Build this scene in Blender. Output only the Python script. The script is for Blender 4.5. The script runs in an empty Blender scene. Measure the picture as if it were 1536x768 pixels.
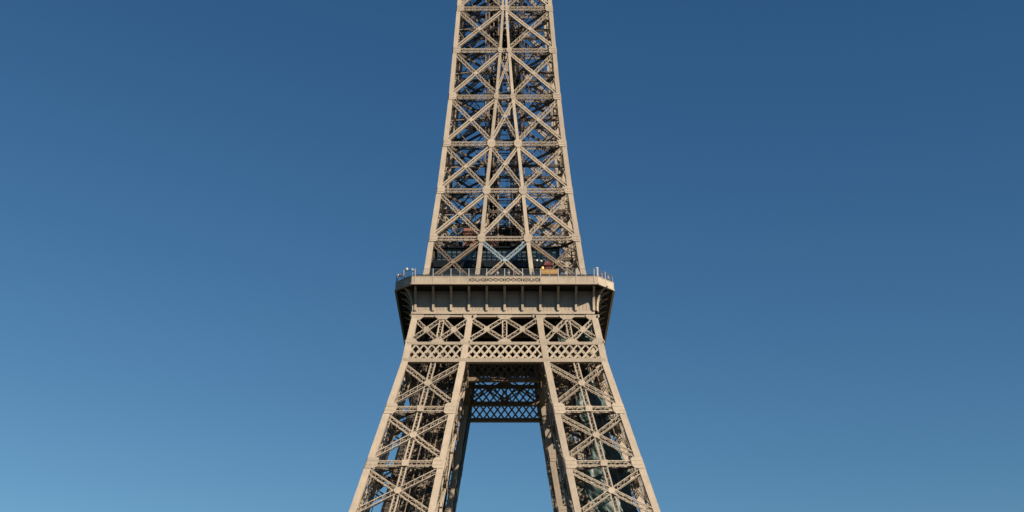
import bpy, math, random
from mathutils import Vector
random.seed(7)
R_ = math.radians

# ------------------------------------------------------------------ camera, sky, sun, exposure
scene = bpy.context.scene
cam_d = bpy.data.cameras.new("camera"); cam = bpy.data.objects.new("camera", cam_d)
scene.collection.objects.link(cam); scene.camera = cam
cam.location = (0.0, -271.64, 10.5)
cam.rotation_euler = (R_(90 + 23.471), 0, 0)
cam_d.sensor_width = 36; cam_d.lens = 36 * 2217.3 / 1536
cam_d.shift_x = 11 / 1536; cam_d.clip_start = 1; cam_d.clip_end = 9000
SUN_AZ, SUN_EL = 131.0, 31.0          # clockwise from +Y
w_ = bpy.data.worlds.new("World"); scene.world = w_; w_.use_nodes = True
nt = w_.node_tree; nt.nodes.clear()
sky = nt.nodes.new("ShaderNodeTexSky"); sky.sky_type = 'NISHITA'; sky.sun_disc = False
sky.sun_elevation = R_(SUN_EL); sky.sun_rotation = R_(SUN_AZ)
sky.altitude = 0; sky.air_density = 1.0; sky.dust_density = 0.0; sky.ozone_density = 3.0
bgn = nt.nodes.new("ShaderNodeBackground"); bgn.inputs[1].default_value = 0.06
outn = nt.nodes.new("ShaderNodeOutputWorld")
EXPO = 1.0
sep = nt.nodes.new("ShaderNodeSeparateColor"); comb = nt.nodes.new("ShaderNodeCombineColor")
nt.links.new(sky.outputs[0], sep.inputs[0])
for ch, (gam, gain, top) in enumerate(((1.62, 3.61, .26), (1.32, 2.30, .40), (1.13, 1.66, .58))):   # clear deep blue grade of the sky, per channel
    p = nt.nodes.new("ShaderNodeMath"); p.operation = 'POWER'; p.inputs[1].default_value = gam
    q = nt.nodes.new("ShaderNodeMath"); q.operation = 'MULTIPLY'; q.inputs[1].default_value = gain * 0.06 ** gam / (0.06 * 2 ** EXPO)
    r = nt.nodes.new("ShaderNodeMath"); r.operation = 'MINIMUM'; r.inputs[1].default_value = top / (0.06 * 2 ** EXPO)
    nt.links.new(sep.outputs[ch], p.inputs[0]); nt.links.new(p.outputs[0], q.inputs[0]); nt.links.new(q.outputs[0], r.inputs[0]); nt.links.new(r.outputs[0], comb.inputs[ch])
nt.links.new(comb.outputs[0], bgn.inputs[0]); nt.links.new(bgn.outputs[0], outn.inputs[0])
sd = bpy.data.lights.new("sun", 'SUN'); sd.energy = 5.0; sd.angle = R_(0.53); sd.color = (1.0, 0.88, 0.73)
so = bpy.data.objects.new("sun", sd); scene.collection.objects.link(so)
sv = Vector((math.sin(R_(SUN_AZ)) * math.cos(R_(SUN_EL)), math.cos(R_(SUN_AZ)) * math.cos(R_(SUN_EL)), math.sin(R_(SUN_EL))))
so.rotation_euler = sv.to_track_quat('Z', 'Y').to_euler(); so.location = sv * 600
scene.view_settings.view_transform = 'Standard'; scene.view_settings.look = 'None'
scene.view_settings.exposure = EXPO; scene.view_settings.gamma = 1.0
scene.render.engine = 'CYCLES'

# ------------------------------------------------------------------ materials
def mat(name, col, rough=0.6, metal=0.0, var=0.0, scale=1.0, streak=0.0, dirt=None, alpha=None, emit=None, spec=0.4, member=0.0):
    m = bpy.data.materials.new(name); m.use_nodes = True
    t = m.node_tree; b = t.nodes["Principled BSDF"]
    b.inputs["Base Color"].default_value = (*col, 1); b.inputs["Roughness"].default_value = rough
    b.inputs["Metallic"].default_value = metal; b.inputs["Specular IOR Level"].default_value = spec
    if emit:
        b.inputs["Emission Color"].default_value = (*emit[:3], 1); b.inputs["Emission Strength"].default_value = emit[3]
    if var > 0:
        geo = t.nodes.new("ShaderNodeNewGeometry")
        n1 = t.nodes.new("ShaderNodeTexNoise"); n1.inputs["Scale"].default_value = scale; n1.inputs["Detail"].default_value = 6
        mp = t.nodes.new("ShaderNodeMapping"); mp.inputs["Scale"].default_value = (3.0, 3.0, 0.35)
        n2 = t.nodes.new("ShaderNodeTexNoise"); n2.inputs["Scale"].default_value = 1.3; n2.inputs["Detail"].default_value = 4
        t.links.new(geo.outputs["Position"], n1.inputs["Vector"])
        t.links.new(geo.outputs["Position"], mp.inputs["Vector"]); t.links.new(mp.outputs[0], n2.inputs["Vector"])
        r1 = t.nodes.new("ShaderNodeValToRGB")
        d = dirt or tuple(c * (1 - var) for c in col)
        r1.color_ramp.elements[0].color = (*d, 1); r1.color_ramp.elements[0].position = 0.33
        r1.color_ramp.elements[1].color = (*[min(1, c * (1 + var * 0.35)) for c in col], 1); r1.color_ramp.elements[1].position = 0.62
        mixf = t.nodes.new("ShaderNodeMath"); mixf.operation = 'MULTIPLY_ADD'
        mixf.inputs[1].default_value = streak
        sc = t.nodes.new("ShaderNodeMath"); sc.operation = 'MULTIPLY'; sc.inputs[1].default_value = 1 - streak
        t.links.new(n1.outputs[0], sc.inputs[0]); t.links.new(n2.outputs[0], mixf.inputs[0]); t.links.new(sc.outputs[0], mixf.inputs[2])
        t.links.new(mixf.outputs[0], r1.inputs[0]); t.links.new(r1.outputs[0], b.inputs["Base Color"])
        if member:        # every member was painted in its own batch: slight tone step from piece to piece
            oi = t.nodes.new("ShaderNodeObjectInfo"); mr = t.nodes.new("ShaderNodeMapRange")
            mr.inputs["To Min"].default_value = 1 - member; mr.inputs["To Max"].default_value = 1 + member * .4
            vm = t.nodes.new("ShaderNodeVectorMath"); vm.operation = 'SCALE'
            t.links.new(oi.outputs["Random"], mr.inputs[0]); t.links.new(r1.outputs[0], vm.inputs[0]); t.links.new(mr.outputs[0], vm.inputs["Scale"])
            t.links.new(vm.outputs[0], b.inputs["Base Color"])
        bp = t.nodes.new("ShaderNodeBump"); bp.inputs["Strength"].default_value = 0.12; bp.inputs["Distance"].default_value = 0.03
        t.links.new(n1.outputs[0], bp.inputs["Height"]); t.links.new(bp.outputs[0], b.inputs["Normal"])
    return m
PAINT = mat("tower_paint", (0.310, 0.252, 0.186), 0.55, var=0.20, scale=0.55, streak=0.55, member=0.16)
PAINT_D = mat("shaded_interior_paint", (0.085, 0.066, 0.05), 0.65, var=0.5, scale=0.8, streak=0.4)  # dark copy of the tower paint: interior shade put into the colour
PAINT_B = mat("darker_brown_paint", (0.145, 0.105, 0.07), 0.6, var=0.35, scale=1.2, streak=0.4)  # browner and darker than the main tower paint
PRIMER = mat("pale_blue_primer", (0.20, 0.255, 0.28), 0.5, var=0.2, scale=1.5, streak=0.3)
DARKM = mat("dark_steel_and_shade", (0.018, 0.018, 0.019), 0.75, spec=0.12, var=0.4, scale=0.7, streak=0.3)  # dark metal parts, and platform undersides with their shade in the colour
NET = mat("dark_green_netting", (0.022, 0.040, 0.038), 0.85, var=0.5, scale=0.5, streak=0.5)
TARP = mat("green_tarpaulin", (0.036, 0.062, 0.056), 0.5, var=0.45, scale=0.45, streak=0.5)
GLASS = mat("tinted_glass", (0.062, 0.088, 0.092), 0.22, metal=0.2, spec=0.8)
BLACKG = mat("black_glazing", (0.004, 0.006, 0.007), 0.35, spec=0.25)
GALV = mat("galvanised_steel", (0.33, 0.36, 0.38), 0.4, metal=0.3, var=0.15, scale=3)
WIRE = mat("steel_wire", (0.07, 0.08, 0.09), 0.5, metal=0.2)
WHITE = mat("white_enamel", (0.55, 0.54, 0.5), 0.4)
BRICK = mat("red_brown_cladding", (0.17, 0.07, 0.045), 0.7, var=0.25, scale=1.5)
ORANGE = mat("orange_cloth", (0.27, 0.12, 0.025), 0.7)
YELLOW = mat("yellow_print", (0.36, 0.25, 0.08), 0.7)
REDM = mat("red_enamel", (0.07, 0.015, 0.011), 0.45, var=0.2, scale=2)
CREAM = mat("cream_canvas", (0.45, 0.40, 0.31), 0.8, var=0.1, scale=2)
LAMPO = mat("lit_orange_lamp", (0.9, 0.35, 0.08), 0.4, emit=(1.0, 0.38, 0.10, 1.2))
STONE = mat("masonry", (0.33, 0.29, 0.24), 0.9, var=0.3, scale=0.4)
GROUND = mat("ground", (0.022, 0.026, 0.016), 0.95, var=0.4, scale=0.02)

# ------------------------------------------------------------------ mesh helpers
class MB:
    def __init__(s): s.v = []; s.f = []; s.mi = []; s.m = 0
    def hexa(s, p, caps=True):          # p: 4 bottom + 4 top corners, same winding
        k = len(s.v); s.v += [tuple(q) for q in p]
        fs = [(0, 1, 5, 4), (1, 2, 6, 5), (2, 3, 7, 6), (3, 0, 4, 7)]
        if caps: fs += [(3, 2, 1, 0), (4, 5, 6, 7)]
        for f in fs: s.f.append(tuple(k + i for i in f)); s.mi.append(s.m)
    def bar(s, a, b, n, w, d, caps=True):
        a = Vector(a); b = Vector(b); u = (b - a).normalized(); n = Vector(n)
        sd_ = u.cross(n)
        if sd_.length < 1e-4: sd_ = u.cross(Vector((0.3, 1, 0.1)))
        sd_.normalize(); nn = sd_.cross(u).normalized()
        o = [sd_ * (-w / 2) + nn * (-d / 2), sd_ * (w / 2) + nn * (-d / 2), sd_ * (w / 2) + nn * (d / 2), sd_ * (-w / 2) + nn * (d / 2)]
        s.hexa([a + q for q in o] + [b + q for q in o], caps)
    def box(s, x0, x1, y0, y1, z0, z1):
        s.hexa([(x0, y0, z0), (x1, y0, z0), (x1, y1, z0), (x0, y1, z0), (x0, y0, z1), (x1, y0, z1), (x1, y1, z1), (x0, y1, z1)])
    def lattice(s, a, b, n, W, D, fw=0.14, lw=0.07, step=0.8, deep=True, back=True):
        a = Vector(a); b = Vector(b); u = (b - a); L = u.length; u.normalize(); n = Vector(n)
        sd_ = u.cross(n).normalized(); nn = sd_.cross(u).normalized()
        ft = min(0.12, D * 0.3)
        for i in (-1, 1):
            for j in (-1, 1):
                if j == -1 and not back: continue
                o = sd_ * (i * (W / 2 - fw / 2)) + nn * (j * (D / 2 - ft / 2))
                s.bar(a + o, b + o, nn, fw, ft)
        N = max(2, int(round(L / (W * step))))
        for k in range(N):
            p = a + u * (L * k / N); q = a + u * (L * (k + 1) / N); sg = 1 if k % 2 else -1
            inn = W / 2 - fw * 0.5
            if fw > .22: lw_ = lw * .45
            else: lw_ = lw * .8
            for j in ((1, -1) if back else (1,)):
                o = nn * (j * (D / 2 - ft * 0.62))
                s.bar(p + sd_ * (sg * inn) + o, q - sd_ * (sg * inn) + o, nn, lw_, 0.035, False)
            if deep and back:
                dd = D / 2 - ft * 0.5
                for i in (-1, 1):
                    o = sd_ * (i * (W / 2 - fw * 0.62 if fw < 0.2 else i * 0 + W / 2 - 0.09))
                    s.bar(p + nn * (sg * dd) + o, q - nn * (sg * dd) + o, sd_, lw, 0.035, False)
    def plate(s, c, ax, up, n, pts, th=0.05):
        c = Vector(c); ax = Vector(ax).normalized(); up = Vector(up).normalized(); n = Vector(n).normalized()
        k = len(s.v); N = len(pts)
        for t in (-th / 2, th / 2):
            for (x, y) in pts: s.v.append(tuple(c + ax * x + up * y + n * t))
        s.f.append(tuple(k + i for i in reversed(range(N)))); s.f.append(tuple(k + N + i for i in range(N)))
        s.mi += [s.m, s.m]
        for i in range(N):
            j = (i + 1) % N; s.f.append((k + i, k + j, k + N + j, k + N + i)); s.mi.append(s.m)
    def lathe(s, cx, cy, prof, seg=12):
        k = len(s.v)
        for (r, z) in prof:
            for i in range(seg):
                a = 2 * math.pi * i / seg; s.v.append((cx + r * math.cos(a), cy + r * math.sin(a), z))
        for j in range(len(prof) - 1):
            for i in range(seg):
                i2 = (i + 1) % seg
                s.f.append((k + j * seg + i, k + j * seg + i2, k + (j + 1) * seg + i2, k + (j + 1) * seg + i)); s.mi.append(s.m)
        s.f.append(tuple(k + i for i in reversed(range(seg)))); s.mi.append(s.m)
        s.f.append(tuple(k + (len(prof) - 1) * seg + i for i in range(seg))); s.mi.append(s.m)
    def build(s, name, m, parent=None, smooth=False):
        me = bpy.data.meshes.new(name); me.from_pydata(s.v, [], s.f)
        for x in (m if isinstance(m, (list, tuple)) else [m]): me.materials.append(x)
        if isinstance(m, (list, tuple)): me.polygons.foreach_set("material_index", s.mi)
        if smooth: me.polygons.foreach_set("use_smooth", [True] * len(me.polygons))
        me.update()
        o = bpy.data.objects.new(name, me); scene.collection.objects.link(o)
        if parent: o.parent = parent
        return o
def tag(o, label=None, cat=None, group=None, kind=None):
    if label: o["label"] = label
    if cat: o["category"] = cat
    if group: o["group"] = group
    if kind: o["kind"] = kind
    return o
def thing(name, loc, label, cat, group=None, rz=0):
    o = bpy.data.objects.new(name, None); scene.collection.objects.link(o)
    o.location = loc; o.rotation_euler = (0, 0, rz); o.empty_display_size = 0.5
    return tag(o, label, cat, group)
def holder(name, parent):
    o = bpy.data.objects.new(name, None); scene.collection.objects.link(o); o.parent = parent; return o
def interp(z, T):
    if z <= T[0][0]: return T[0][1]
    for (a, b), (c, d) in zip(T, T[1:]):
        if z <= c: return b + (d - b) * (z - a) / (c - a)
    return T[-1][1]
OCT = lambda r: [(r * math.cos(math.pi / 8 + k * math.pi / 4), r * math.sin(math.pi / 8 + k * math.pi / 4)) for k in range(8)]
RECT = lambda x0, x1, y0, y1: [(x0, y0), (x1, y0), (x1, y1), (x0, y1)]

# ------------------------------------------------------------------ ground
g = MB(); g.lathe(0, 0, [(6000, -1.0), (6000, 0.0)], 96); tag(g.build("ground", GROUND), kind="structure")

# ------------------------------------------------------------------ profile of the tower (half widths against height)
WT = [(0, 60.0), (30, 39.5), (57.6, 29.6), (70.07, 26.27), (99.56, 18.67), (103.9, 17.99), (109.4, 17.05), (118.9, 15.22),
      (125.9, 14.40), (136.65, 13.18), (147.46, 12.20), (158.6, 11.28), (169.9, 10.59), (180.4, 9.96), (215, 8.1)]
GT = [(0, 42.0), (30, 22.5), (57.6, 14.4), (99.56, 7.6), (103.9, 6.95), (109.4, 6.3), (118.9, 5.06), (125.9, 4.41),
      (136.65, 3.54), (147.46, 2.64), (158.6, 1.65), (169.9, 0.89), (180.4, 0.36), (215, 0.36)]
CO = [(0, 1.2), (109, 1.18), (115, 1.05), (160, 0.86), (215, 0.78)]      # width of the outer chords
CI = [(0, 1.15), (109, 1.12), (115, 0.85), (136, 0.62), (165, 0.55), (180, 0.48), (215, 0.48)]
def kw(z): return interp(z, WT) - interp(z, CO) / 2      # centre of an outer chord
def kg(z): return interp(z, GT)                            # centre of an inner chord
def pt(sx, sy, fx, fy, z): return Vector((sx * fx(z), sy * fy(z), z))
def half(f, z): return (interp(z, CO) if f is kw else interp(z, CI)) / 2
def chord(mb, sx, sy, fx, fy, zs):
    prev = None
    for z in zs:
        c = pt(sx, sy, fx, fy, z); hx = half(fx, z); hy = half(fy, z)
        ring = [c + Vector((-hx, -hy, 0)), c + Vector((hx, -hy, 0)), c + Vector((hx, hy, 0)), c + Vector((-hx, hy, 0))]
        if prev: mb.hexa(prev + ring, caps=(z == zs[-1] or prev_first))
        prev_first = (prev is None)
        prev = ring

tower = thing("lattice_tower", (0, 0, 0), "huge brown iron lattice tower rising from four splayed legs through its second platform", "tower")
LOW = [70.07 - 10.2, 68.55, 79.1, 89.75, 99.9]
UP = [115.1, 125.9, 136.65, 147.46, 158.6, 169.9, 180.4, 190.6, 200.6]

def face_pts(sx, sy, face, z, mode='leg'):
    """two chord centres A (outer) and B (inner) of one face of a leg plus outward normal"""
    if face == 'front':  return pt(sx, sy, kw, kw, z), pt(sx, sy, kg, kw, z), Vector((0, sy, 0)), half(kw, z)
    if face == 'side':   return pt(sx, sy, kw, kw, z), pt(sx, sy, kw, kg, z), Vector((sx, 0, 0)), half(kw, z)
    if face == 'inner_front': return pt(sx, sy, kw, kg, z), pt(sx, sy, kg, kg, z), Vector((0, -sy, 0)), half(kg, z)
    if face == 'inner_side':  return pt(sx, sy, kg, kw, z), pt(sx, sy, kg, kg, z), Vector((-sx, 0, 0)), half(kg, z)
def fnormal(A0, B0, A1, n):
    m = (B0 - A0).cross(A1 - A0).normalized()
    return m if m.dot(n) > 0 else -m

def shift(p, n, d): return p + n * d
def xpanel(A0, B0, A1, B1, n, hc, W, D, zoff, fa, fb, parent, name='cross_brace', gus=0.55, ma=PAINT, back=True, eps=0.0, centre=True):
    """X between chord centres A (one side) and B (other side); fa, fb flange widths of the two diagonals"""
    off = hc - 0.07 - D / 2 - eps
    m = MB()
    a0 = A0.lerp(A1, zoff); a1 = A0.lerp(A1, 1 - zoff); b0 = B0.lerp(B1, zoff); b1 = B0.lerp(B1, 1 - zoff)
    m.lattice(a0 + n * off, b1 + n * off, n, W, D, fw=fa, back=back)
    m.lattice(b0 + n * (off - 0.03), a1 + n * (off - 0.03), n, W, D - 0.02, fw=fb, back=back)
    if centre:
        # crossing point of the diagonals
        wa = (b0 - a0).length; wb = (b1 - a1).length
        c = a0.lerp(b1, wa / (wa + wb))
        ax = (B0 - A0).normalized(); up = n.cross(ax).normalized()
        m.plate(c + n * (off + D / 2 + 0.02), ax, up, n, OCT(gus), 0.05)
    return m.build(name, ma, parent)
def strut(A, B, n, hc, W, D, parent, name='strut', ma=PAINT, eps=0.01, fw=0.16):
    m = MB(); off = hc - 0.07 - D / 2 - eps
    m.lattice(A + n * off, B + n * off, n, W, D, fw=fw, step=0.75); return m.build(name, ma, parent)
def gusset(m, c, toward, n, up, h_in, h_out, hh):
    """plate on a chord node: from h_out outside the chord centre to h_in towards the bay"""
    ax = toward.normalized()
    k = hh * 0.35
    m.plate(c, ax, up, n, [(-h_out, -hh), (h_in - k, -hh), (h_in, -hh + k), (h_in, hh - k), (h_in - k, hh), (-h_out, hh)] if ax.cross(up).dot(n) > 0 else
            [(-h_out, hh), (h_in - k, hh), (h_in, hh - k), (h_in, -hh + k), (h_in - k, -hh), (-h_out, -hh)], 0.05)
    for s in (-0.24, 0.24):
        m.bar(c + up * (s * hh * 1.6) - ax * h_out * .9 + n * 0.035, c + up * (s * hh * 1.6) + ax * h_in * .92 + n * 0.035, n, 0.07, 0.05)

# ------------------------------------------------------------------ lower legs
for sy in (-1, 1):
    for sx in (-1, 1):
        leg = holder("leg", tower)
        zs = [0, 30, 57.6, 70.07, 79.1, 89.75, 99.56, 103.9, 109.3]
        for fx, fy in ((kw, kw), (kg, kw), (kw, kg), (kg, kg)):
            m = MB(); chord(m, sx, sy, fx, fy, zs); m.build("chord", PAINT, leg)
            m = MB(); c = pt(sx, sy, fx, fy, 0); m.hexa([c + Vector((dx * 3.4, dy * 3.4, 0.01)) for dx, dy in ((-1, -1), (1, -1), (1, 1), (-1, 1))] +
                                               [c + Vector((dx * 2.2, dy * 2.2, 4)) for dx, dy in ((-1, -1), (1, -1), (1, 1), (-1, 1))])
            m.build("footing", STONE, leg)
        for face in ('front', 'side', 'inner_front', 'inner_side'):
            inner = face.startswith('inner')
            ma = PAINT
            for i, (z0, z1) in enumerate(zip(LOW, LOW[1:])):
                A0, B0, n0, hc = face_pts(sx, sy, face, z0); A1, B1, _, _ = face_pts(sx, sy, face, z1)
                n = fnormal(A0, B0, A1, n0)
                xpanel(A0, B0, A1, B1, n, hc, 0.94, 0.6, 0.115 if i < 3 else 0.10, 0.14, 0.14, leg, gus=0.66)
                # central post running through the crossing
                m = MB(); off = hc - 0.07 - 0.3 - 0.12
                P0 = (A0 + B0) / 2; P1 = (A1 + B1) / 2
                m.lattice(P0 + n * off, P1 + n * off, n, 0.95, 0.5, fw=0.2, step=0.7)
                m.build("post", ma, leg)
                # strut at the top node of the panel (not under the belt) : a pair of lattice rails
                if i < 3:
                    up = n.cross((B0 - A0).normalized()).normalized()
                    if up.z < 0: up = -up
                    strut(A1, B1, n, hc, 1.05, 0.6, leg, fw=0.17)
                    ua = (A1 - A0).normalized(); ub = (B1 - B0).normalized()
                    m = MB(); gusset(m, A1 + n * (hc + 0.03), B1 - A1, n, ua, 1.5, 0.45, 1.1); m.build("gusset_plate", PAINT, leg)
                    m = MB(); gusset(m, B1 + n * (hc + 0.03), A1 - B1, n, ub, 1.5, 0.45, 1.1); m.build("gusset_plate", PAINT, leg)
                    m = MB(); m.plate((A1 + B1) / 2 + n * (hc - 0.02), (B1 - A1), up, n, RECT(-.6, .6, -.6, .6), 0.05); m.build("gusset_plate", PAINT, leg)
        # plan bracing between the four faces and the inclined lift track with stair
        m = MB()
        for z in LOW[1:-1]:
            c = [pt(sx, sy, fx, fy, z) for fx, fy in ((kw, kw), (kg, kw), (kg, kg), (kw, kg))]
            m.lattice(c[0], c[2], (0, 0, 1), 0.6, 0.5); m.lattice(c[1], c[3] , (0, 0, 1), 0.6, 0.45)
            mid = [(c[i] + c[(i + 1) % 4]) / 2 for i in range(4)]
            for i in range(4): m.lattice(mid[i], mid[(i + 1) % 4], (0, 0, 1), 0.5, 0.4)
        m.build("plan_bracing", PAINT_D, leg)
        mid = lambda z: (kw(z) + kg(z)) / 2
        m = MB()
        for o in (-1.7, 1.7):
            a = Vector((sx * mid(56) + o, sy * (mid(56) - 0.2), 56)); b = Vector((sx * mid(113) + o, sy * (mid(113) - 0.2), 113))
            m.lattice(a, b, (0, 0, 1), 0.55, 1.1, fw=0.18)
            a2 = a + Vector((0, 0, -2.6)); b2 = b + Vector((0, 0, -2.6)); m.bar(a2, b2, (0, 0, 1), 0.3, 0.3)
        for k in range(58):
            z = 56 + k; c = Vector((sx * mid(z), sy * (mid(z) - 0.2), z)); m.bar(c + Vector((-1.8, 0, .3)), c + Vector((1.8, 0, .3)), (0, 0, 1), 0.35, 0.2)
            if k % 2: m.bar(c + Vector((-1.7, 0, .0)), c + Vector((-1.7, 0, -2.6)), (0, 1, 0), 0.14, 0.14); m.bar(c + Vector((1.7, 0, .0)), c + Vector((1.7, 0, -2.6)), (0, 1, 0), 0.14, 0.14)
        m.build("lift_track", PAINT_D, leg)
        # pipes, cables and ladder running up the leg beside the lift track
        m = MB()
        for (fx_, fy_, r_) in ((.2, .35, .16), (.27, .35, .1), (.36, .72, .14), (.66, .7, .16), (.72, .3, .1), (.8, .62, .14), (.55, .25, .08), (.45, .8, .1)):
            P_ = lambda z: Vector((sx * (kg(z) + (kw(z) - kg(z)) * fx_), sy * (kg(z) + (kw(z) - kg(z)) * fy_), z))
            m.bar(P_(58), P_(109), (0, 1, 0), r_, r_)
        for q in range(92):
            z = 60 + q * .53; w0 = kw(z) - kg(z); y = sy * (kg(z) + w0 * .35)
            m.bar((sx * (kg(z) + w0 * .2), y, z), (sx * (kg(z) + w0 * .27), y, z), (0, 1, 0), .06, .06)
            if q % 3 == 0:
                y = sy * (kg(z) + w0 * .7); m.bar((sx * (kg(z) + w0 * .36), y, z), (sx * (kg(z) + w0 * .66), y, z + (.9 if q % 2 else -.9)), (0, 1, 0), .09, .09)
        m.build("service_pipes", PAINT_B, leg)
        # zigzag stair
        m = MB(); z = 58.0; side = 1
        while z < 108:
            z2 = z + 2.6; c0 = Vector((sx * (kg(z) + 2.6), sy * (kg(z) + 2.8), z)); c1 = Vector((sx * (kg(z2) + 2.6), sy * (kg(z2) + 2.8), z2))
            a = c0 + Vector((-side * 2.2 * sx, 0, 0)); b = c1 + Vector((side * 2.2 * sx, 0, 0))
            for yy in (0, 0.9): 
                o = Vector((0, sy * yy, 0)); m.bar(a + o, b + o, (0, 1, 0), 0.28, 0.06)
                m.bar(a + o + Vector((0, 0, 1.1)), b + o + Vector((0, 0, 1.1)), (0, 1, 0), 0.06, 0.06)
            for t in range(13):
                q = a.lerp(b, (t + .5) / 13); m.bar(q, q + Vector((0, sy * 0.9, 0)), (0, 0, 1), 0.27, 0.04)
                if t % 3 == 0:
                    for yy in (0, 0.9): m.bar(q + Vector((0, sy * yy, 0)), q + Vector((0, sy * yy, 1.1)), (0, 1, 0), 0.05, 0.05)
            m.bar(b + Vector((side * .1 * sx, 0.45 * sy, 0)), b + Vector((side * 1.2 * sx, .45 * sy, 0)), (0, 0, 1), 1.1, 0.08)
            for xx in (0.1, 1.2):
                m.bar(b + Vector((side * xx * sx, 0, -2.6)), b + Vector((side * xx * sx, 0, 1.1)), (0, 1, 0), 0.09, 0.09)
            z = z2; side = -side
        m.build("stair", PAINT_B, leg)

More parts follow.
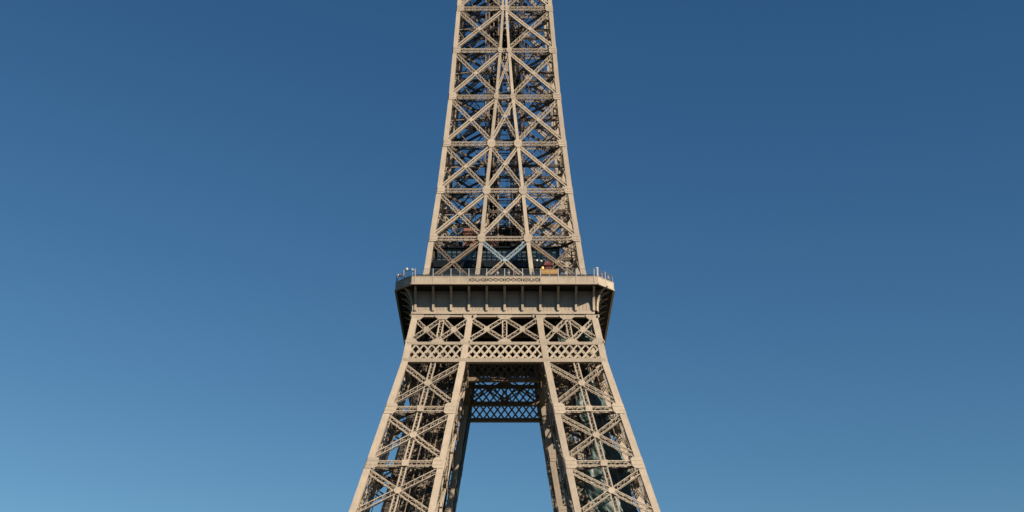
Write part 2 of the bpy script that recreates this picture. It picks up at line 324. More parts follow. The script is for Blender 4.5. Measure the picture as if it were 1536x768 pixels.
# ------------------------------------------------------------------ belt under the platform: crossed row and small diamond band
def lattice_band(m, P0, P1, n, z0, z1, T, depth, name=None):
    """diamond lattice between x-extents that follow the slanting chords; T: trapezoid half-extent function (lo, hi) at z"""
    pass
def band(sy_axis, rot, off_f, parent, outer):
    """one wall of the belt; built for the face with normal -Y then rotated by rot"""
    f = kw if off_f == 'w' else kg
    cs, sn = round(math.cos(rot)), round(math.sin(rot))
    def T(p): return Vector((p[0] * cs - p[1] * sn, p[0] * sn + p[1] * cs, p[2]))
    s = -1 if outer else 1
    def P(x, z, d=0.0):            # d: out of the face
        y = -(f(z)) if sy_axis == -1 else f(z)
        return Vector((x, y, z))
    nrm = Vector((0, sy_axis * (1 if outer else -1), 0)); hc = half(f, 104)
    g0 = MB()
    girder = None
    def B(m, a, b, w, d, o=0.0): m.bar(T(a + nrm * o), T(b + nrm * o), T(nrm), w, d)
    spans = [(-1, 'leg'), (0, 'mid'), (1, 'leg')]
    # horizontal beams full width
    m = MB()
    for (z, h, dd, oo) in ((103.25, 0.55, 1.0, hc - 0.5 + 0.05), (99.83, 0.72, 1.0, hc - 0.5 + 0.05), (109.05, 0.5, 0.8, hc - 0.5 + 0.03)):
        x = kw(z) + 0.2
        B(m, P(-x, z), P(x, z), h, dd, oo)
    PB = PAINT if outer else PAINT_B  # inner belts: browner old paint, its darkness also standing in for interior shade
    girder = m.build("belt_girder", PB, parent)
    for k, kind in spans:
        # X row
        zt, zb = 108.8, 103.55
        if kind == 'mid':
            ed = lambda z: (-kg(z), kg(z))
        elif k == 1: ed = lambda z: (kg(z), kw(z))
        else: ed = lambda z: (-kw(z), -kg(z))
        (l0, r0), (l1, r1) = ed(zb), ed(zt)
        c0, c1 = (l0 + r0) / 2, (l1 + r1) / 2
        if k == 0: c0 = c1 = 0
        m = MB(); off = hc - 0.07 - 0.3
        m.lattice(T(P(c0, zb) + nrm * (off - 0.06)), T(P(c1, zt) + nrm * (off - 0.06)), T(nrm), 0.95, 0.5, fw=0.2, step=0.65)
        m.build("post", PB, girder)
        for (u0, v0, u1, v1) in ((l0, c0, l1, c1), (c0, r0, c1, r1)):
            m = MB()
            e = 0.35
            a0 = P(u0 + (0.3 if u0 == l0 else 0), zb + e); b1 = P(v1, zt - e); b0 = P(v0, zb + e); a1 = P(u1, zt - e)
            if v0 == r0: b0.x -= 0.3
            m.lattice(T(a0 + nrm * off), T(b1 + nrm * off), T(nrm), 0.82, 0.6, fw=0.15, step=0.75)
            m.lattice(T(b0 + nrm * (off - .03)), T(a1 + nrm * (off - .03)), T(nrm), 0.82, 0.58, fw=0.15, step=0.75)
            wa = (b0 - a0).length; wb = (b1 - a1).length; c = a0.lerp(b1, wa / (wa + wb))
            m.plate(T(c + nrm * (off + 0.33)), T(Vector((1, 0, 0))), (0, 0, 1), T(nrm), RECT(-.5, .5, -.5, .5) if outer else OCT(.5), 0.05)
            m.build("cross_brace", PB, girder)
        # gussets top and bottom
        for (x, z, ww, hh) in ((l1, zt, 1.25, .62), (c1, zt, 1.35, .55), (r1, zt, 1.25, .62), (l0, zb + .1, 1.15, .55), (c0, zb + .1, 1.2, .45), (r0, zb + .1, 1.15, .55)):
            if k != 0 and abs(abs(x) - kg(z)) < .4 : continue
            m = MB()
            if abs(abs(x) - kw(z)) < .5: x -= .35 * k
            up = zt == z
            q = [(-ww, hh * .6), (-ww, -hh * .1), (-ww * .5, -hh), (ww * .5, -hh), (ww, -hh * .1), (ww, hh * .6)]
            if not up: q = [(x_, -y_) for x_, y_ in q]
            m.plate(T(P(x, z) + nrm * (hc + 0.03)), T(Vector((1, 0, 0))), (0, 0, 1), T(nrm), q, 0.05)
            m.build("gusset_plate", PB, girder)
        # diamond band
        zt, zb = 103.0, 100.15
        per = 1.46; rows = 3.0 if True else 2
        slope = per / 2 / ((zt - zb) / 3.0)          # dx per dz
        for layer in ((0.0, 0.75) if (outer and sy_axis == -1 and rot == 0) else (0.0,)):
            m = MB()
            dx = slope * (zt - zb)
            lo, hi = ed((zt + zb) / 2); 
            n_ = int((hi - lo + 2 * dx) / per) + 3
            cx0 = (lo + hi) / 2
            for d in (-1, 1):
                for i in range(-n_, n_ + 1):
                    xb = cx0 + i * per + (per * .25 * 0); xt = xb + d * dx
                    # clip against slanted ends
                    ta, tb = 0.0, 1.0
                    N = 24; inside = []
                    for q in range(N + 1):
                        t = q / N; z = zb + t * (zt - zb); x = xb + (xt - xb) * t; a, b = ed(z)
                        inside.append(a + .2 <= x <= b - .2)
                    if not any(inside): continue
                    q0 = inside.index(True); q1 = N - inside[::-1].index(True)
                    if q1 - q0 < 2: continue
                    za, zb_ = zb + q0 / N * (zt - zb), zb + q1 / N * (zt - zb)
                    xa, xb_ = xb + (xt - xb) * q0 / N, xb + (xt - xb) * q1 / N
                    o = hc - 0.14 - layer + (0.02 if d > 0 else 0)
                    fr_ = outer and rot == 0
                    B(m, P(xa, za), P(xb_, zb_), 0.27 if fr_ else 0.31, 0.09 if fr_ else 0.05, o)
                    B(m, P(xa, za), P(xb_, zb_), 0.07, 0.2 if fr_ else 0.05, o - (0.13 if fr_ else 0.05))
            m.build("lattice_band", PB, girder)
    return girder
for rot in (0, math.pi / 2, math.pi, -math.pi / 2):
    band(-1, rot, 'w', tower, True)
for rot in (0, math.pi / 2, math.pi, -math.pi / 2):
    band(-1, rot, 'g', tower, False)

# ------------------------------------------------------------------ platform
RG, CH = 20.48, 3.23
def octo(r, c): return [(-(r - c), -r), (r - c, -r), (r, -(r - c)), (r, r - c), (r - c, r), (-(r - c), r), (-r, r - c), (-r, -(r - c))]
def octslab(m, r, c, z0, z1):
    m.plate((0, 0, (z0 + z1) / 2), (1, 0, 0), (0, 1, 0), (0, 0, 1), octo(r, c), z1 - z0)
m = MB(); octslab(m, RG - 0.9, CH - .3, 114.2, 115.25); gallery = m.build("gallery_deck", DARKM, tower)  # near-black deck: shade under the platform put into the colour
m = MB(); octslab(m, RG - .38, CH - .12, 113.97, 114.19); m.build("soffit", DARKM, gallery)  # underside shade painted in, darker than the tower's brown
# lower floor slab with joists
m = MB(); m.box(-16.2, 16.2, -16.2, 16.2, 110.2, 110.5)
for k in range(-7, 8):
    m.box(k * 2.2 - .12, k * 2.2 + .12, -16.1, 16.1, 109.55, 110.19); 
for k in range(-4, 5):
    m.box(-16.1, 16.1, k * 3.6 - .15, k * 3.6 + .15, 109.35, 109.54)
m.build("floor_slab", DARKM, gallery)  # slab and joists coloured near-black to carry the shade below the floor
# frieze wall, four sides
FW = 16.95
for r in range(4):
    a = r * math.pi / 2; cs, sn = round(math.cos(a)), round(math.sin(a))
    def T(x, y, z): return Vector((x * cs - y * sn, x * sn + y * cs, z))
    def tb(m, x0, x1, y0, y1, z0, z1):
        m.hexa([T(x0, y0, z0), T(x1, y0, z0), T(x1, y1, z0), T(x0, y1, z0), T(x0, y0, z1), T(x1, y0, z1), T(x1, y1, z1), T(x0, y1, z1)])
    m = MB()
    tb(m, -FW, FW - .31, -FW, -FW + .3, 109.95, 114.19)
    for k in range(-25, 26):
        x = k * 0.66
        if k % 5: tb(m, x - .035, x + .035, -FW - .05, -FW + .05, 109.97, 113.2)
    tb(m, -FW + .02, FW - .02, -FW - .09, -FW + .1, 113.2, 113.38)
    tb(m, -FW + .02, FW - .02, -FW - .13, -FW + .1, 110.0, 110.12)
    m.build("frieze", PAINT, gallery)
    m = MB(); tb(m, -FW - .3, FW + .29, -FW - .3, -FW + .31, 109.32, 109.62); tb(m, -FW - .22, FW + .21, -FW - .22, -FW + .29, 109.62, 109.95)
    m.build("cornice", PAINT, gallery)
    # brackets
    for k in range(-5, 6):
        x = k * 3.3; m = MB(); prev = None; N = 9
        for i in range(N + 1):
            t = i / N; ang = t * math.pi / 2 * .97
            d = 0.40 + 2.85 * (1 - math.cos(ang)); z = 111.0 + 3.1 * math.sin(ang)
            if prev:
                d0, z0 = prev
                m.hexa([T(x - .06, -FW - d0, z0), T(x + .06, -FW - d0, z0), T(x + .06, -FW - .02, z0), T(x - .06, -FW - .02, z0),
                        T(x - .06, -FW - d, z), T(x + .06, -FW - d, z), T(x + .06, -FW - .02, z), T(x - .06, -FW - .02, z)])
                m.hexa([T(x - .21, -FW - d0 - .05, z0), T(x + .21, -FW - d0 - .05, z0), T(x + .21, -FW - d0 + .02, z0), T(x - .21, -FW - d0 + .02, z0),
                        T(x - .21, -FW - d - .05, z), T(x + .21, -FW - d - .05, z), T(x + .21, -FW - d + .02, z), T(x - .21, -FW - d + .02, z)])
            prev = (d, z)
        tb(m, x - .21, x + .21, -FW - .45, -FW - .02, 109.96, 111.0)
        m.build("bracket", PAINT, gallery)
    # diagonal bracket at the corner
    m = MB(); cdir = Vector((1, -1, 0)).normalized(); sdir = Vector((1, 1, 0)).normalized(); base = Vector((FW - .1, -FW + .1, 0)); prev = None
    for i in range(10):
        t = i / 9; ang = t * math.pi / 2 * .97; d = 0.45 + 2.75 * (1 - math.cos(ang)); z = 111.0 + 3.1 * math.sin(ang)
        if prev:
            d0, z0 = prev
            for (hw, da, db) in ((.06, 0, None), (.21, -.05, .02)):
                def q(dd, zz, s, inner):
                    v = base + cdir * ((dd - da) if not inner else ((0.0) if db is None else dd - db)) + sdir * s; return T(v.x, v.y, zz)
                m.hexa([q(d0, z0, -hw, 0), q(d0, z0, hw, 0), q(d0, z0, hw, 1), q(d0, z0, -hw, 1), q(d, z, -hw, 0), q(d, z, hw, 0), q(d, z, hw, 1), q(d, z, -hw, 1)])
        prev = (d, z)
    pa = base + cdir * .22; m.bar(T(pa.x, pa.y, 109.96), T(pa.x, pa.y, 111.02), T(cdir.x, cdir.y, 0), .42, .5)
    m.build("bracket", PAINT, gallery)

# fascia around the octagon
O_ = octo(RG, CH)
def side_iter(r, c):
    P = octo(r, c)
    for i in range(8): yield i, Vector((*P[i], 0)), Vector((*P[(i + 1) % 8], 0))
for i, a, b in side_iter(RG - 0.22, CH - .09):
    u = (b - a).normalized(); n = Vector((u.y, -u.x, 0)); L = (b - a).length
    long_ = i % 2 == 0
    step = 3.3 if long_ else L / 2
    nb = 10 if long_ else 2; mid = (a + b) / 2
    edges = [mid + u * (step * (k - nb / 2)) for k in range(nb + 1)]
    if long_: edges = [a] + edges + [b]
    Z = Vector((0, 0, 1))
    m = MB()
    m.bar(a + n * .02 + Z * 114.06, b + n * .02 + Z * 114.06, n, 0.26, 0.38)        # lip
    m.bar(a - n * .12 + Z * 115.53, b - n * .12 + Z * 115.53, n, 0.12, 0.42)         # top rail
    fas = m.build("fascia", PAINT, gallery)
    for k, (e0, e1) in enumerate(zip(edges, edges[1:])):
        m = MB()
        open_ = long_ and 4 <= k <= 7
        if open_:
            m.bar(e0 + Z * 114.37, e1 + Z * 114.37, n, 0.30, 0.1); m.bar(e0 + Z * 115.33, e1 + Z * 115.33, n, 0.28, 0.1)
            nn_ = 3; e0_, e1_ = e0 + u * .13, e1 - u * .13
            for q in range(nn_):
                p0 = e0_.lerp(e1_, q / nn_); p1 = e0_.lerp(e1_, (q + 1) / nn_)
                m.bar(p0 + Z * 114.5 - n * .0, p1 + Z * 115.2 - n * .0, n, 0.13, 0.06); m.bar(p0 + Z * 115.2 - n * .015, p1 + Z * 114.5 - n * .015, n, 0.13, 0.06)
                m.bar(p1 + Z * 114.44 - n * .03, p1 + Z * 115.25 - n * .03, n, 0.09, 0.05)
        else:
            m.bar(e0 + Z * 114.83, e1 + Z * 114.83, n, 1.275, 0.10)
            if long_ and k in (2, 9):
                for q in (.27, .68):
                    c = e0.lerp(e1, q) + n * .06 + Z * 115.3; m.bar(c - u * .45, c + u * .45, n, .08, .03)
        m.build("fascia_panel", PAINT, fas)
        if k > 0:
            m = MB(); m.bar(e0 + Z * 114.2 + n * .03, e0 + Z * 115.46 + n * .03, n, 0.16 if long_ else .1, 0.14); m.build("pilaster", PAINT, fas)

# ------------------------------------------------------------------ upper shaft
FAW, FAN = 0.24, 0.10     # flange widths of plain and laced diagonals
for sy in (-1, 1):
    for sx in (-1, 1):
        zs = [109.4, 115.1, 118.9] + UP[1:] + [215]
        pil = holder("corner_pillar", tower)
        for fx, fy in ((kw, kw), (kg, kw), (kw, kg)):
            m = MB(); chord(m, sx, sy, fx, fy, zs); m.build("chord", PAINT, pil)
        m = MB(); chord(m, sx, sy, kg, kg, [109.4, 118.9, 125.9, 136.65]); m.build("chord", PAINT, pil)
        for face in ('front', 'side', 'inner_front', 'inner_side'):
            inner = face.startswith('inner')
            for i, (z0, z1) in enumerate(zip(UP, UP[1:])):
                if inner and z1 > 137: break
                A0, B0, n0, hc = face_pts(sx, sy, face, z0); A1, B1, _, _ = face_pts(sx, sy, face, z1)
                n = fnormal(A0, B0, A1, n0)
                ma = PAINT_B if (i == 0) else PAINT  # braces of the lowest panel in a darker brown
                # a0->b1 runs from the outer foot up to the inner head
                xpanel(A0, B0, A1, B1, n, hc, 0.74, 0.5, 0.055, FAW, FAN, pil, gus=0.42, ma=ma)
                up = n.cross((B0 - A0).normalized()); up = up if up.z > 0 else -up
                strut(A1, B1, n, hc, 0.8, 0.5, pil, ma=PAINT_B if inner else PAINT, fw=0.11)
                m = MB()
                gusset(m, A1 + n * (hc + 0.03), B1 - A1, n, (A1 - A0).normalized(), 1.1, 0.36, 0.8)
                m.build("gusset_plate", PAINT, pil)
                m = MB()
                if not inner:
                    r = .86 if z1 < 150 else .6
                    m.plate(B1 + n * (hc + .035), B1 - A1, up, n, [(x_ * 1.0, y_ * 1.18) for x_, y_ in OCT(r)], 0.05)
                    for s in (-.2, .2):
                        q = B1 + n * (hc + .07) + up * s; ax = (B1 - A1).normalized(); m.bar(q - ax * r * .9, q + ax * r * .9, n, .07, .04)
                    m.build("gusset_plate", PAINT, pil)
# centre bay of each face
for r in range(4):
    a = r * math.pi / 2; cs, sn = round(math.cos(a)), round(math.sin(a))
    def TT(v): return Vector((v.x * cs - v.y * sn, v.x * sn + v.y * cs, v.z))
    fb = None
    for i, (z0, z1) in enumerate(zip(UP, UP[1:])):
        A0, B0 = Vector((-kg(z0), -kw(z0), z0)), Vector((kg(z0), -kw(z0), z0)); A1, B1 = Vector((-kg(z1), -kw(z1), z1)), Vector((kg(z1), -kw(z1), z1))
        n = fnormal(A0, B0, A1, Vector((0, -1, 0))); hc = half(kw, z0)
        A0, B0, A1, B1, n = map(TT, (A0, B0, A1, B1, n))
        if i == 0:
            m = MB(); off = hc - .07 - .25
            a0 = A0.lerp(A1, .05); a1 = A0.lerp(A1, .95); b0 = B0.lerp(B1, .05); b1 = B0.lerp(B1, .95)
            c = (a0 + b1 + b0 + a1) / 4; wa = (b0 - a0).length; wb = (b1 - a1).length; c = a0.lerp(b1, wa / (wa + wb))
            for (p, q, e, mi) in ((a0, c, 0, 0), (c, b1, 0, 1), (b0, c, .03, 0), (c, a1, .03, 1)):
                m.m = mi if r == 0 else 0
                m.lattice(p + n * (off - e), q + n * (off - e), n, .74, .5 - e, fw=.15)
            m.m = 1 if r == 0 else 0
            m.plate(c + n * (off + .27), (B0 - A0), n.cross((B0 - A0).normalized()), n, OCT(.42), .05)
            fb = m.build("face_bracing", [PAINT, PRIMER], tower)
        elif z1 < 172:
            xpanel(A0, B0, A1, B1, n, hc, 0.66 if z1 < 159 else .42, 0.46, 0.06 if z1 < 150 else (.1 if z1 < 160 else .14), FAW * .8 if z1 < 165 else .15, FAN, fb, gus=0.36 if z1 < 160 else .22)
        if z1 < 175: strut(A1, B1, n, hc, 0.8, 0.48, fb, fw=0.11)
# horizontal diaphragms at the nodes
for i, z in enumerate(UP[1:]):
    m = MB(); W = kw(z); G = kg(z); n = (0, 0, 1); zz = z - .1
    for s in (-1, 1):
        for gx in (max(G, 1.6),):
            m.lattice((s * gx, -W, zz), (s * gx, W, zz), n, .42, .5, fw=.1)
            m.lattice((-W, s * gx, zz - .03), (W, s * gx, zz - .03), n, .42, .5, fw=.1)
        m.lattice((s * W, -W, zz - .1), (s * 3.2, -2.4, zz - .1), n, .36, .42, fw=.09); m.lattice((s * W, W, zz - .12), (s * 3.2, 2.4, zz - .12), n, .36, .42, fw=.09)
        mx = (W + G) / 2
        m.lattice((s * mx, -W, zz - .2), (s * W, -mx, zz - .2), n, .3, .35, fw=.08)
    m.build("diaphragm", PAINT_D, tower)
    # intermediate light frame with arched knees
    if i < len(UP) - 2:
        m = MB(); z5 = (z + UP[i + 2]) / 2; W = kw(z5); G = kg(z5)
        for s in (-1, 1):
            m.bar((s * 4.2, -2.4, z5), (s * 4.2, 2.4, z5), n, .2, .25); m.bar((-4.2, s * 2.8, z5), (4.2, s * 2.8, z5 - .05), n, .16, .2)
            for t in (-1, 1):
                m.bar((s * W, t * W, z5 + .2), (s * 3.4, t * 2.4, z - .2), (0, 0, 1), .14, .2); m.bar((s * W, t * W, z5), (s * 3.4, t * 2.4, UP[i + 2]), (0, 0, 1), .14, .2)
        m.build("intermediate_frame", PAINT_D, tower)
# lift shaft in the middle
m = MB()
for sx in (-1, 1):
    for sy in (-1, 1):
        m.lattice((sx * 3.6, sy * 2.3, 115.2), (sx * 3.6, sy * 2.3, 215), (0, 1, 0), .95, .8, fw=.22, step=1.0)
        m.bar((sx * 1.3, sy * 2.3, 115.2), (sx * 1.3, sy * 2.3, 215), (0, 1, 0), .3, .3)
        m.bar((sx * 2.3, sy * 1.9, 115.2), (sx * 2.3, sy * 1.9, 215), (0, 1, 0), .22, .3)
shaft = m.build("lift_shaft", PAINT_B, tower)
m = MB(); z = 117.5
while z < 212:
    for s in (-1, 1):
        m.bar((-3.3, s * 2.3, z), (3.3, s * 2.3, z), (0, 0, 1), .13, .16, ); m.bar((s * 3.3, -2.3, z), (s * 3.3, 2.3, z), (0, 0, 1), .2, .26)
        m.bar((s * 3.3, -2.3, z), (s * 1.2, -2.32, z + 2.6), (0, 1, 0), .14, .12); m.bar((s * 1.2, -2.33, z), (s * 3.3, -2.31, z + 2.6), (0, 1, 0), .14, .1)
        m.bar((s * 1.2, 2.32, z), (s * 3.3, 2.31, z + 2.6), (0, 1, 0), .14, .1)
    m.box(-.28, .28, -.3, .3, z - .2, z + .2)
    z += 3.6
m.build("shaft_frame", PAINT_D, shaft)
for (x0, x1, z0, z1) in ((-3.1, -1.4, 136, 146.5), (-2.6, 2.6, 125.5, 134.8), (1.5, 3.1, 131.6, 140), (-3.1, -2.2, 146.6, 156.9), (1.4, 2.6, 147, 156), (-3.1, -1.4, 157, 170.5), (1.4, 3.1, 163, 176), (-3.1, 3.1, 176.5, 181.5), (-3.1, -1.4, 183, 205)):
    m = MB(); m.box(x0, x1, 1.0, 1.12, z0, z1); m.build("shaft_cladding", DARKM, shaft)
m = MB()
for x in (-2.3, -2.0, -1.7, 0.5, 1.9, 2.2, 2.6):
    m.bar((x, -.6, 116), (x, -.6, 215), (0, 1, 0), .09, .09)
m.build("lift_cable", DARKM, shaft)
# spiral of stair flights inside two pillars
for (cx, cy) in ((-1, 1), (1, -1)):
    m = MB(); z = 126.5; side = 1
    while z < 205:
        z2 = z + 2.3; qx = cx * (kw(z) * .58 + 1.6); qy = cy * (kw(z) * .55 + 1.2)
        a = Vector((qx - side * 1.7, qy, z)); b = Vector((qx + side * 1.7, qy, z2))
        for yy in (0, .8):
            o = Vector((0, yy, 0)); m.bar(a + o, b + o, (0, 1, 0), .25, .06); m.bar(a + o + Vector((0, 0, 1)), b + o + Vector((0, 0, 1)), (0, 1, 0), .06, .06)
        for t in range(9):
            q = a.lerp(b, (t + .5) / 9); m.bar(q, q + Vector((0, .8, 0)), (0, 0, 1), .26, .04)
        m.bar(b, b + Vector((side * 1.1, 0, 0)), (0, 0, 1), .9, .07); m.bar(b + Vector((side * 1.0, 0, -2.3)), b + Vector((side * 1.0, 0, 1)), (0, 1, 0), .1, .1)
        z = z2; side = -side
    m.build("stair", PAINT_B if cx * cy > 0 else PAINT_D, tower)

# ------------------------------------------------------------------ railing round the gallery: a fence of its own
rail = thing("gallery_railing", (0, -20.2, 115.6), "grey wire mesh safety railing running round the edge of the tower's platform", "railing")
m = MB()
for i, a, b in side_iter(RG - .75, CH - .25): m.bar(a + Vector((0, 0, 115.78)), b + Vector((0, 0, 115.78)), (0, 0, 1), .1, .75)
m.build("kick_plate", DARKM, gallery)
rail_off = Vector((0, 20.2, -115.6))
ms = MB(); mh = MB(); Z = Vector((0, 0, 1)); posts = []
for i, a, b in side_iter(RG - 0.32, CH - .13):
    u = (b - a).normalized(); n = Vector((u.y, -u.x, 0)); L = (b - a).length; mid = (a + b) / 2
    a = a + rail_off; b = b + rail_off; mid = mid + rail_off
    for z, t in ((117.12, .05), (115.78, .05)): mh.bar(a + Z * z, b + Z * z, n, t, t)
    k = int(L / .17)
    for q in range(k + 1):
        p = a.lerp(b, q / k); ms.bar(p + Z * 115.62, p + Z * 117.1, n, .016, .016, False)
    for q in range(8): ms.bar(a + Z * (115.8 + q * .17), b + Z * (115.8 + q * .17), n, .01, .01)
    st = 3.3 if i % 2 == 0 else L / 2
    for q in range(-5 if i % 2 == 0 else -1, 6 if i % 2 == 0 else 1):
        posts.append((mid + u * st * q, n, .13, 1.55 if q % 1 == 0 else 1.2))
    if i % 2 == 0:
        for q in range(-5, 5): posts.append((mid + u * st * (q + .5), n, .06, .55 if q % 3 else 1.7))
mh.build("handrail", WIRE, rail); ms.build("wire_mesh", WIRE, rail)
for p, n, w, h in posts:
    m = MB(); m.bar(p + Z * 115.6, p + Z * (115.6 + h), n, w, w); m.build("post", GALV, rail)

# ------------------------------------------------------------------ pavilion on the platform
pv = thing("glass_pavilion", (-1.4, 0, 115.3), "dark two storey pavilion with a band of tinted windows between the tower pillars", "building")
def pbox(m, x0, x1, y0, y1, z0, z1): m.box(x0 + 1.4, x1 + 1.4, y0, y1, z0 - 115.3, z1 - 115.3)
m = MB(); pbox(m, -13.2, 10.4, -11.6, 11.6, 115.26, 120.9); m.build("wall", BLACKG, pv)
m = MB(); pbox(m, -13.7, 10.8, -12.2, 12.2, 120.9, 122.3); m.build("balcony_band", BLACKG, pv)
m = MB(); pbox(m, -13.0, 10.2, -11.4, 11.4, 122.3, 125.0); m.build("window_band", GLASS, pv)
x = -13.0
while x < 10.3:
    m = MB(); pbox(m, x - .07, x + .07, -11.5, -11.38, 122.3, 125.0); m.build("mullion", BLACKG, pv); x += 0.96
pass
m = MB(); pbox(m, -13.5, 10.6, -12.0, 12.0, 125.0, 125.3); m.build("roof", BLACKG, pv)
for k in range(7):
    x = -11.6 + k * 3.3; m = MB(); pbox(m, x, x + 2.2, -11.68, -11.6, 115.5, 119.6); m.build("window", GLASS, pv)

# lift machine house, red brown, above the pavilion
mh_ = thing("machine_house", (-6.4, -5, 125.3), "brick red machine cabin on the pavilion roof left of the lift shaft", "cabin")
m = MB(); m.box(-1.7, 1.7, -1.2, 3.5, 0, 6.6); m.build("cabin_wall", BRICK, mh_)
m = MB(); m.box(-1.85, 1.85, -1.35, 3.65, 6.6, 6.8); m.build("roof", DARKM, mh_)
m = MB(); m.box(-.5, .35, -1.26, -1.2, .8, 3.0); m.build("door", PAINT_B, mh_)
md_ = thing("machinery_block", (-9.6, -4.2, 125.3), "black machinery block with pipes left of the brick red cabin", "machinery")
m = MB(); m.box(-1.4, 1.2, -1.2, 2.5, 0, 3.8); m.build("casing", DARKM, md_)
m = MB(); m.box(-2.6, -1.5, -1, 1.5, 0, 2.2); m.build("side_casing", DARKM, md_)
for q in range(3): m = MB(); m.lathe(-1.0 + q * .8, -.6, [(.14, 3.8), (.14, 4.9 - q * .3)], 10); m.build("pipe", GALV, md_)
mh2 = thing("winch_housing", (-3.0, -5.2, 125.3), "low dull red winch housing beside the taller brick red cabin", "housing")
m = MB(); m.hexa([(-1.5, -1.5, 0), (1.5, -1.5, 0), (1.5, 1.5, 0), (-1.5, 1.5, 0), (-1.5, -1.5, 5.2), (1.5, -1.5, 3.4), (1.5, 1.5, 3.4), (-1.5, 1.5, 5.2)]); m.build("housing_body", BRICK, mh2)
m = MB(); m.box(-1.2, 1.2, -1.56, -1.5, .6, 1.2); m.box(-1.2, 1.2, -1.56, -1.5, 1.5, 2.1); m.build("vent", DARKM, mh2)

# ------------------------------------------------------------------ work sheets hung inside the legs
def sheet(name, label, pts_fn, nu, nv, m_, cat="tarpaulin", group=None, th=0.03):
    v = []; f = []
    for j in range(nv + 1):
        for i in range(nu + 1): v.append(tuple(pts_fn(i / nu, j / nv)))
    base = Vector((sum(p[0] for p in v) / len(v), sum(p[1] for p in v) / len(v), min(p[2] for p in v)))
    v = [tuple(Vector(p) - base) for p in v]
    for j in range(nv):
        for i in range(nu):
            k = j * (nu + 1) + i; f.append((k, k + 1, k + nu + 2, k + nu + 1))
    me = bpy.data.meshes.new(name); me.from_pydata(v, [], f); me.materials.append(m_)
    me.polygons.foreach_set("use_smooth", [True] * len(f))
    o = bpy.data.objects.new(name, me); scene.collection.objects.link(o); o.location = base
    md = o.modifiers.new("thickness", 'SOLIDIFY'); md.thickness = th
    return tag(o, label, cat, group)
def wav(u, v, s=1.0, ph=0): return s * (math.sin(u * 9 + v * 4 + ph) * .35 + math.sin(v * 23 + u * 5 + ph * 2) * .25 + math.sin(u * 21 - v * 13 + ph) * .14)
def tarpA(u, v):
    z = 66 + v * 33
    wd = kw(z) - kg(z); f0 = .14 + .36 * v + .07 * math.sin(v * 14); f1 = .84 + .05 * math.sin(v * 17 + 1) - .04 * v
    xi = kg(z) + wd * f0; xo = kg(z) + wd * f1
    y = -(kw(z) - 3.6) + wav(u, v, .75, 1) + .25 * math.sin(u * 31 + v * 60) * math.sin(v * 47) - .35 * math.sin(u * 3.1)
    return Vector((xi + (xo - xi) * u, y, z))
sheet("tarpaulin", "long crumpled dark green tarpaulin hanging inside the right front leg", tarpA, 34, 90, TARP)
def tarpB(u, v):
    z = 103.7 + v * 5.6; return Vector((9.2 + 6.8 * u + (1 - v) * .8, -14.2 + wav(u, v, 1.3, 3) , z - .5 * math.sin(u * 9) * v))
sheet("tarpaulin", "crumpled green tarpaulin bundled behind the crossed row at the right corner", tarpB, 30, 20, TARP)
for sx, name in ((-1, "left"),):
    def netA(u, v):
        z = 62 + v * 38; y = kg(z) + .6 + (kw(z) - kg(z) - 1.4) * u
        return Vector((-(kg(z) - .66 + .06 * math.sin(u * 12 + v * 5)) - .0, y, z))
    sheet("safety_net", "flat dark netting covering the inner side of the left rear leg", netA, 20, 40, NET, cat="netting")
def netC(u, v):
    z = 62 + v * 40; xo = kw(z) - .9; xi = kg(z) + .7
    return Vector((-(xi + (xo - xi) * u * .93), kg(z) - 1.0 + wav(u, v, .4, 2), z))
sheet("safety_net", "dark netting across the front of the left rear leg, seen through the front leg", netC, 20, 40, NET, cat="netting")
def netD(u, v):
    z = 62 + v * 37; xo = kw(z) - 6.4 ; xi = kg(z) + .7
    return Vector(((xi + (xo - xi) * u), kg(z) + 1.6 + wav(u, v, .4, 5), z))
sheet("safety_net", "narrow dark netting strip on the right rear leg behind the lattice", netD, 20, 40, NET, cat="netting")

# ------------------------------------------------------------------ small things on the platform
def floodlight(loc, rz, label, style):
    t = thing("floodlight", loc, label, "floodlight", "floodlights on the platform edge", rz)
    m = MB()
    if style == 0:      # bent pole with round lamp head
        m.bar((0, 0, 0), (0, 0, 1.7), (0, 1, 0), .12, .12); m.bar((0, 0, 1.7), (.3, 0, 2.1), (0, 1, 0), .1, .1); m.build("pole", GALV, t)
        h = MB(); h.lathe(.55, 0, [(.06, 1.86), (.2, 1.9), (.26, 2.08), (.25, 2.22), (.15, 2.34)], 14); h.build("lamp_head", CREAM, t, True)
        h = MB(); h.lathe(.55, 0, [(.2, 1.76), (.22, 1.81)], 12); h.build("lens", GALV, t)
    else:               # post with two stacked flat heads
        m.bar((0, 0, 0), (0, 0, 1.25), (0, 1, 0), .12, .12); m.bar((0, 0, 1.22), (.75, 0, 1.32), (0, 1, 0), .06, .06); m.build("pole", GALV, t)
        for z in (1.18, 1.46):
            h = MB(); h.box(.0, .95, -.2, .2, z, z + .1); h.build("lamp_head", WHITE, t)
    return t
floodlight((-18.75, -18.55, 115.6), 0, "round cream floodlight on a bent pole at the left corner of the platform", 0)
floodlight((-19.95, -17.35, 115.6), 0, "post with two flat stacked lamp heads at the far left platform corner", 1)
t = thing("binoculars_stand", (-17.0, -20.0, 115.6), "grey coin operated telescope on a post at the left end of the railing", "telescope")
m = MB(); m.bar((0, 0, -.3), (0, 0, 1.1), (0, 1, 0), .13, .13); m.build("post", GALV, t)
m = MB(); m.bar((0, -.32, 1.32), (0, .3, 1.38), (0, 0, 1), .42, .4); m.build("telescope_body", GALV, t)
m = MB(); m.bar((-.12, .3, 1.42), (-.12, .42, 1.42), (0, 0, 1), .1, .1); m.bar((.12, .3, 1.42), (.12, .42, 1.42), (0, 0, 1), .1, .1); m.build("eyepiece", DARKM, t)

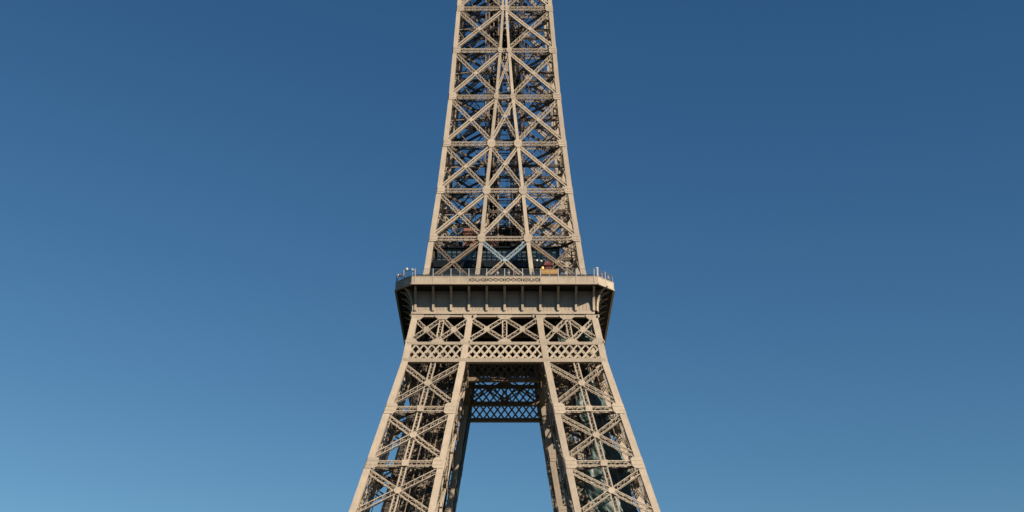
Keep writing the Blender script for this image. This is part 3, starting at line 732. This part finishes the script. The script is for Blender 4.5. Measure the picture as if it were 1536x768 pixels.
# white post at the right end of the straight railing
t = thing("marker_post", (17.1, -20.0, 115.6), "short thick white post at the right end of the front railing", "post")
m = MB(); m.box(-.2, .2, -.15, .15, -.02, 1.7); m.build("post_body", GALV, t); m = MB(); m.box(-.24, .24, -.19, .19, 1.7, 1.8); m.build("cap", WHITE, t)

t = thing("banner", (8.3, -18.9, 115.3), "orange and yellow banner behind the railing right of centre", "banner")
m = MB(); m.box(-1.6, 1.6, -.03, .03, 1.25, 2.25); m.build("cloth", ORANGE, t)
m = MB()
x = -1.45
while x < 1.4:
    wd = random.uniform(.08, .22); m.box(x, x + wd, -.05, -.031, 1.45 + random.uniform(0, .15), 2.0 + random.uniform(-.1, .12)); x += wd + random.uniform(.05, .12)
m.build("yellow_marks", YELLOW, t)
m = MB(); m.bar((-1.6, 0.05, 0), (-1.6, 0.05, 2.3), (0, 1, 0), .06, .06); m.bar((1.6, 0.05, 0), (1.6, 0.05, 2.3), (0, 1, 0), .06, .06); m.build("frame", GALV, t)

t = thing("kiosk", (8.3, -15.0, 115.3), "deep red kiosk with white round lamps behind the front bracing", "kiosk")
m = MB(); m.box(-.6, .5, -.6, 1.6, 0, 4.4); m.build("kiosk_body", REDM, t)
m = MB(); m.hexa([(-.9, -.8, 4.4), (.8, -.8, 4.4), (.8, 1.8, 4.4), (-.9, 1.8, 4.4), (-.6, -.5, 5.6), (.5, -.5, 5.1), (.5, 1.2, 5.1), (-.6, 1.2, 5.6)]); m.build("kiosk_roof", REDM, t)
m = MB(); m.box(-.55, .45, -.66, -.6, 1.1, 2.6); m.build("counter_window", GLASS, t)
t = thing("globe_lamp", (7.1, -18.3, 115.3), "glowing orange globe lamp on a thin post above the banner", "lamp")
m = MB(); m.bar((0, 0, 0), (0, 0, 2.5), (0, 1, 0), .07, .07); m.build("post", DARKM, t)
m = MB(); m.lathe(0, 0, [(.06, 2.55), (.17, 2.62), (.21, 2.78), (.17, 2.92), (.06, 3.0)], 14); m.build("globe", LAMPO, t, True)
for k, (x, y, z) in enumerate(((6.1, -14.6, 121.2), (6.9, -14.7, 121.0))):
    t = thing("spotlight", (x, y, z - 5.9), ("left one of two white round spotlights left of the red kiosk", "right one of two white round spotlights, nearer the red kiosk")[k], "spotlight", "white spotlights beside the kiosk")
    m = MB(); m.bar((0, 0.2, 0), (0, .2, 5.9), (0, 1, 0), .08, .08); m.build("pole", DARKM, t)
    m = MB(); m.lathe(0, 0, [(.08, 5.7), (.18, 5.78), (.21, 5.9), (.17, 6.02), (.06, 6.08)], 12); m.build("lamp_head", WHITE, t, True)
for k, (x, y, s) in enumerate(((10.0, -13.2, 1.0), (11.4, -14.0, .75))):
    t = thing("parasol", (x, y, 115.3), ("larger cream parasol right of the red kiosk", "smaller cream parasol near the right pillar of the tower")[k], "parasol", "cream parasols on the platform")
    m = MB(); m.bar((0, 0, 0), (0, 0, 6.3 * s), (0, 1, 0), .08, .08); m.build("pole", GALV, t)
    m = MB(); m.lathe(0, 0, [(1.5, 5.7 * s), (1.45, 5.8 * s), (.8, 6.2 * s), (.1, 6.6 * s)], 8); m.build("canopy", CREAM, t)

# ------------------------------------------------------------------ visitors behind the railing
SK = mat("skin", (0.50, 0.32, 0.23), 0.6)
def cloth(n, c): return mat(n, c, 0.85, var=0.15, scale=8)
def person(loc, rz, shirt, trousers, hairc, label, arm=0, hat=False):
    pv_ = [(0, 0, .96), (0, 0, 1.15), (0, .01, 1.38), (0, .01, 1.50), (0, -.01, 1.62), (0, -.02, 1.72)]
    rd = [.15, .135, .15, .06, .095, .085]
    ed = [(0, 1), (1, 2), (2, 3), (3, 4), (4, 5)]
    def add(par, chain):
        p = par
        for (c, r) in chain: pv_.append(c); rd.append(r); ed.append((p, len(pv_) - 1)); p = len(pv_) - 1
    for s in (-1, 1):
        add(0, [((s * .10, 0, .9), .10), ((s * .11, -.01, .5), .065), ((s * .11, .02, .08), .04), ((s * .12, -.16, .035), .035)])
        if arm == 0: add(2, [((s * .19, 0, 1.42), .06), ((s * .25, .02, 1.14), .042), ((s * .24, -.08, .9), .032), ((s * .24, -.11, .82), .035)])
        else: add(2, [((s * .19, 0, 1.42), .06), ((s * .27, -.06, 1.18), .042), ((s * .2, -.3, 1.22), .032), ((s * .18, -.38, 1.24), .033)])
    me = bpy.data.meshes.new("person"); me.from_pydata(pv_, ed, []); o = bpy.data.objects.new("person", me); scene.collection.objects.link(o)
    md = o.modifiers.new("skin", 'SKIN'); o.modifiers.new("sub", 'SUBSURF').levels = 1
    for i, r in enumerate(rd): me.skin_vertices[0].data[i].radius = (r * (1.15 if i in (1, 2) else 1), r * (.85 if i in (0, 1, 2) else 1))
    me.skin_vertices[0].data[0].use_root = True
    dg = bpy.context.evaluated_depsgraph_get(); dg.update()
    em = bpy.data.meshes.new_from_object(o.evaluated_get(dg)); o.modifiers.clear(); o.data = em
    em.materials.clear()
    for x in (SK, shirt, trousers, DARKM): em.materials.append(x)
    for p in em.polygons:
        c = p.center; p.use_smooth = True
        p.material_index = 0 if c.z > 1.47 or (abs(c.x) > .17 and (c.z < 1.25 and c.z > .7) and arm == 0) or (c.y < -.2 and c.z > .9) else (1 if c.z > .97 else (2 if c.z > .1 else 3))
    o.location = loc; o.rotation_euler = (0, 0, rz)
    m = MB(); m.lathe(0, .015, [(.1, 1.6), (.118, 1.68), (.112, 1.76), (.07, 1.815), (.01, 1.83)], 12)
    if hat: m.lathe(0, 0, [(.2, 1.74), (.2, 1.755)], 14)
    m.build("hair" if not hat else "hat", hairc, o, True)
    m = MB()
    m.box(-.045, -.02, -.125, -.1, 1.655, 1.675); m.box(.02, .045, -.125, -.1, 1.655, 1.675); m.box(-.03, .03, -.118, -.1, 1.585, 1.595); m.build("face_features", DARKM, o)
    return tag(o, label, "person", "visitors on the platform")
c_w = cloth("white_cloth", (.42, .41, .39)); c_n = cloth("navy_cloth", (.03, .04, .08)); c_k = cloth("khaki_cloth", (.3, .25, .16)); c_r = cloth("rose_cloth", (.22, .08, .075))
c_b = cloth("light_blue_cloth", (.14, .2, .27)); h_d = cloth("dark_hair", (.03, .02, .015)); h_b = cloth("fair_hair", (.3, .2, .1))
for a in (((-1.3, -19.6, 115.25), .1, c_w, c_n, h_d, "person in a white shirt left of the centre railing post", 1, False),
          ((.75, -19.7, 115.25), -.2, c_w, c_k, h_b, "fair haired person in a white shirt right of the centre railing post", 1, False),
          ((1.9, -19.55, 115.25), .5, c_r, c_n, h_d, "person in a rose top leaning at the middle of the railing", 1, False),
          ((5.2, -19.6, 115.25), 2.6, c_b, c_n, h_d, "person in a light blue shirt left of the orange banner", 0, False),
          ((11.3, -19.6, 115.25), .2, c_w, c_n, c_w, "person in a white hat right of the orange banner", 0, True),
          ((13.1, -19.7, 115.25), -.4, c_b, c_k, h_b, "fair haired person in light blue near the right pillar", 1, False),
          ((-7.9, -19.6, 115.25), .3, c_n, c_k, h_d, "person in a navy top at the railing left of centre", 1, False),
          ((18.0, -18.7, 115.25), .9, c_r, c_k, h_b, "person in a rose top at the right chamfered corner of the railing", 1, False),
          ((19.3, -17.5, 115.25), .9, c_k, c_n, h_b, "person in khaki at the far right corner of the railing", 0, False)):
    person(*a)
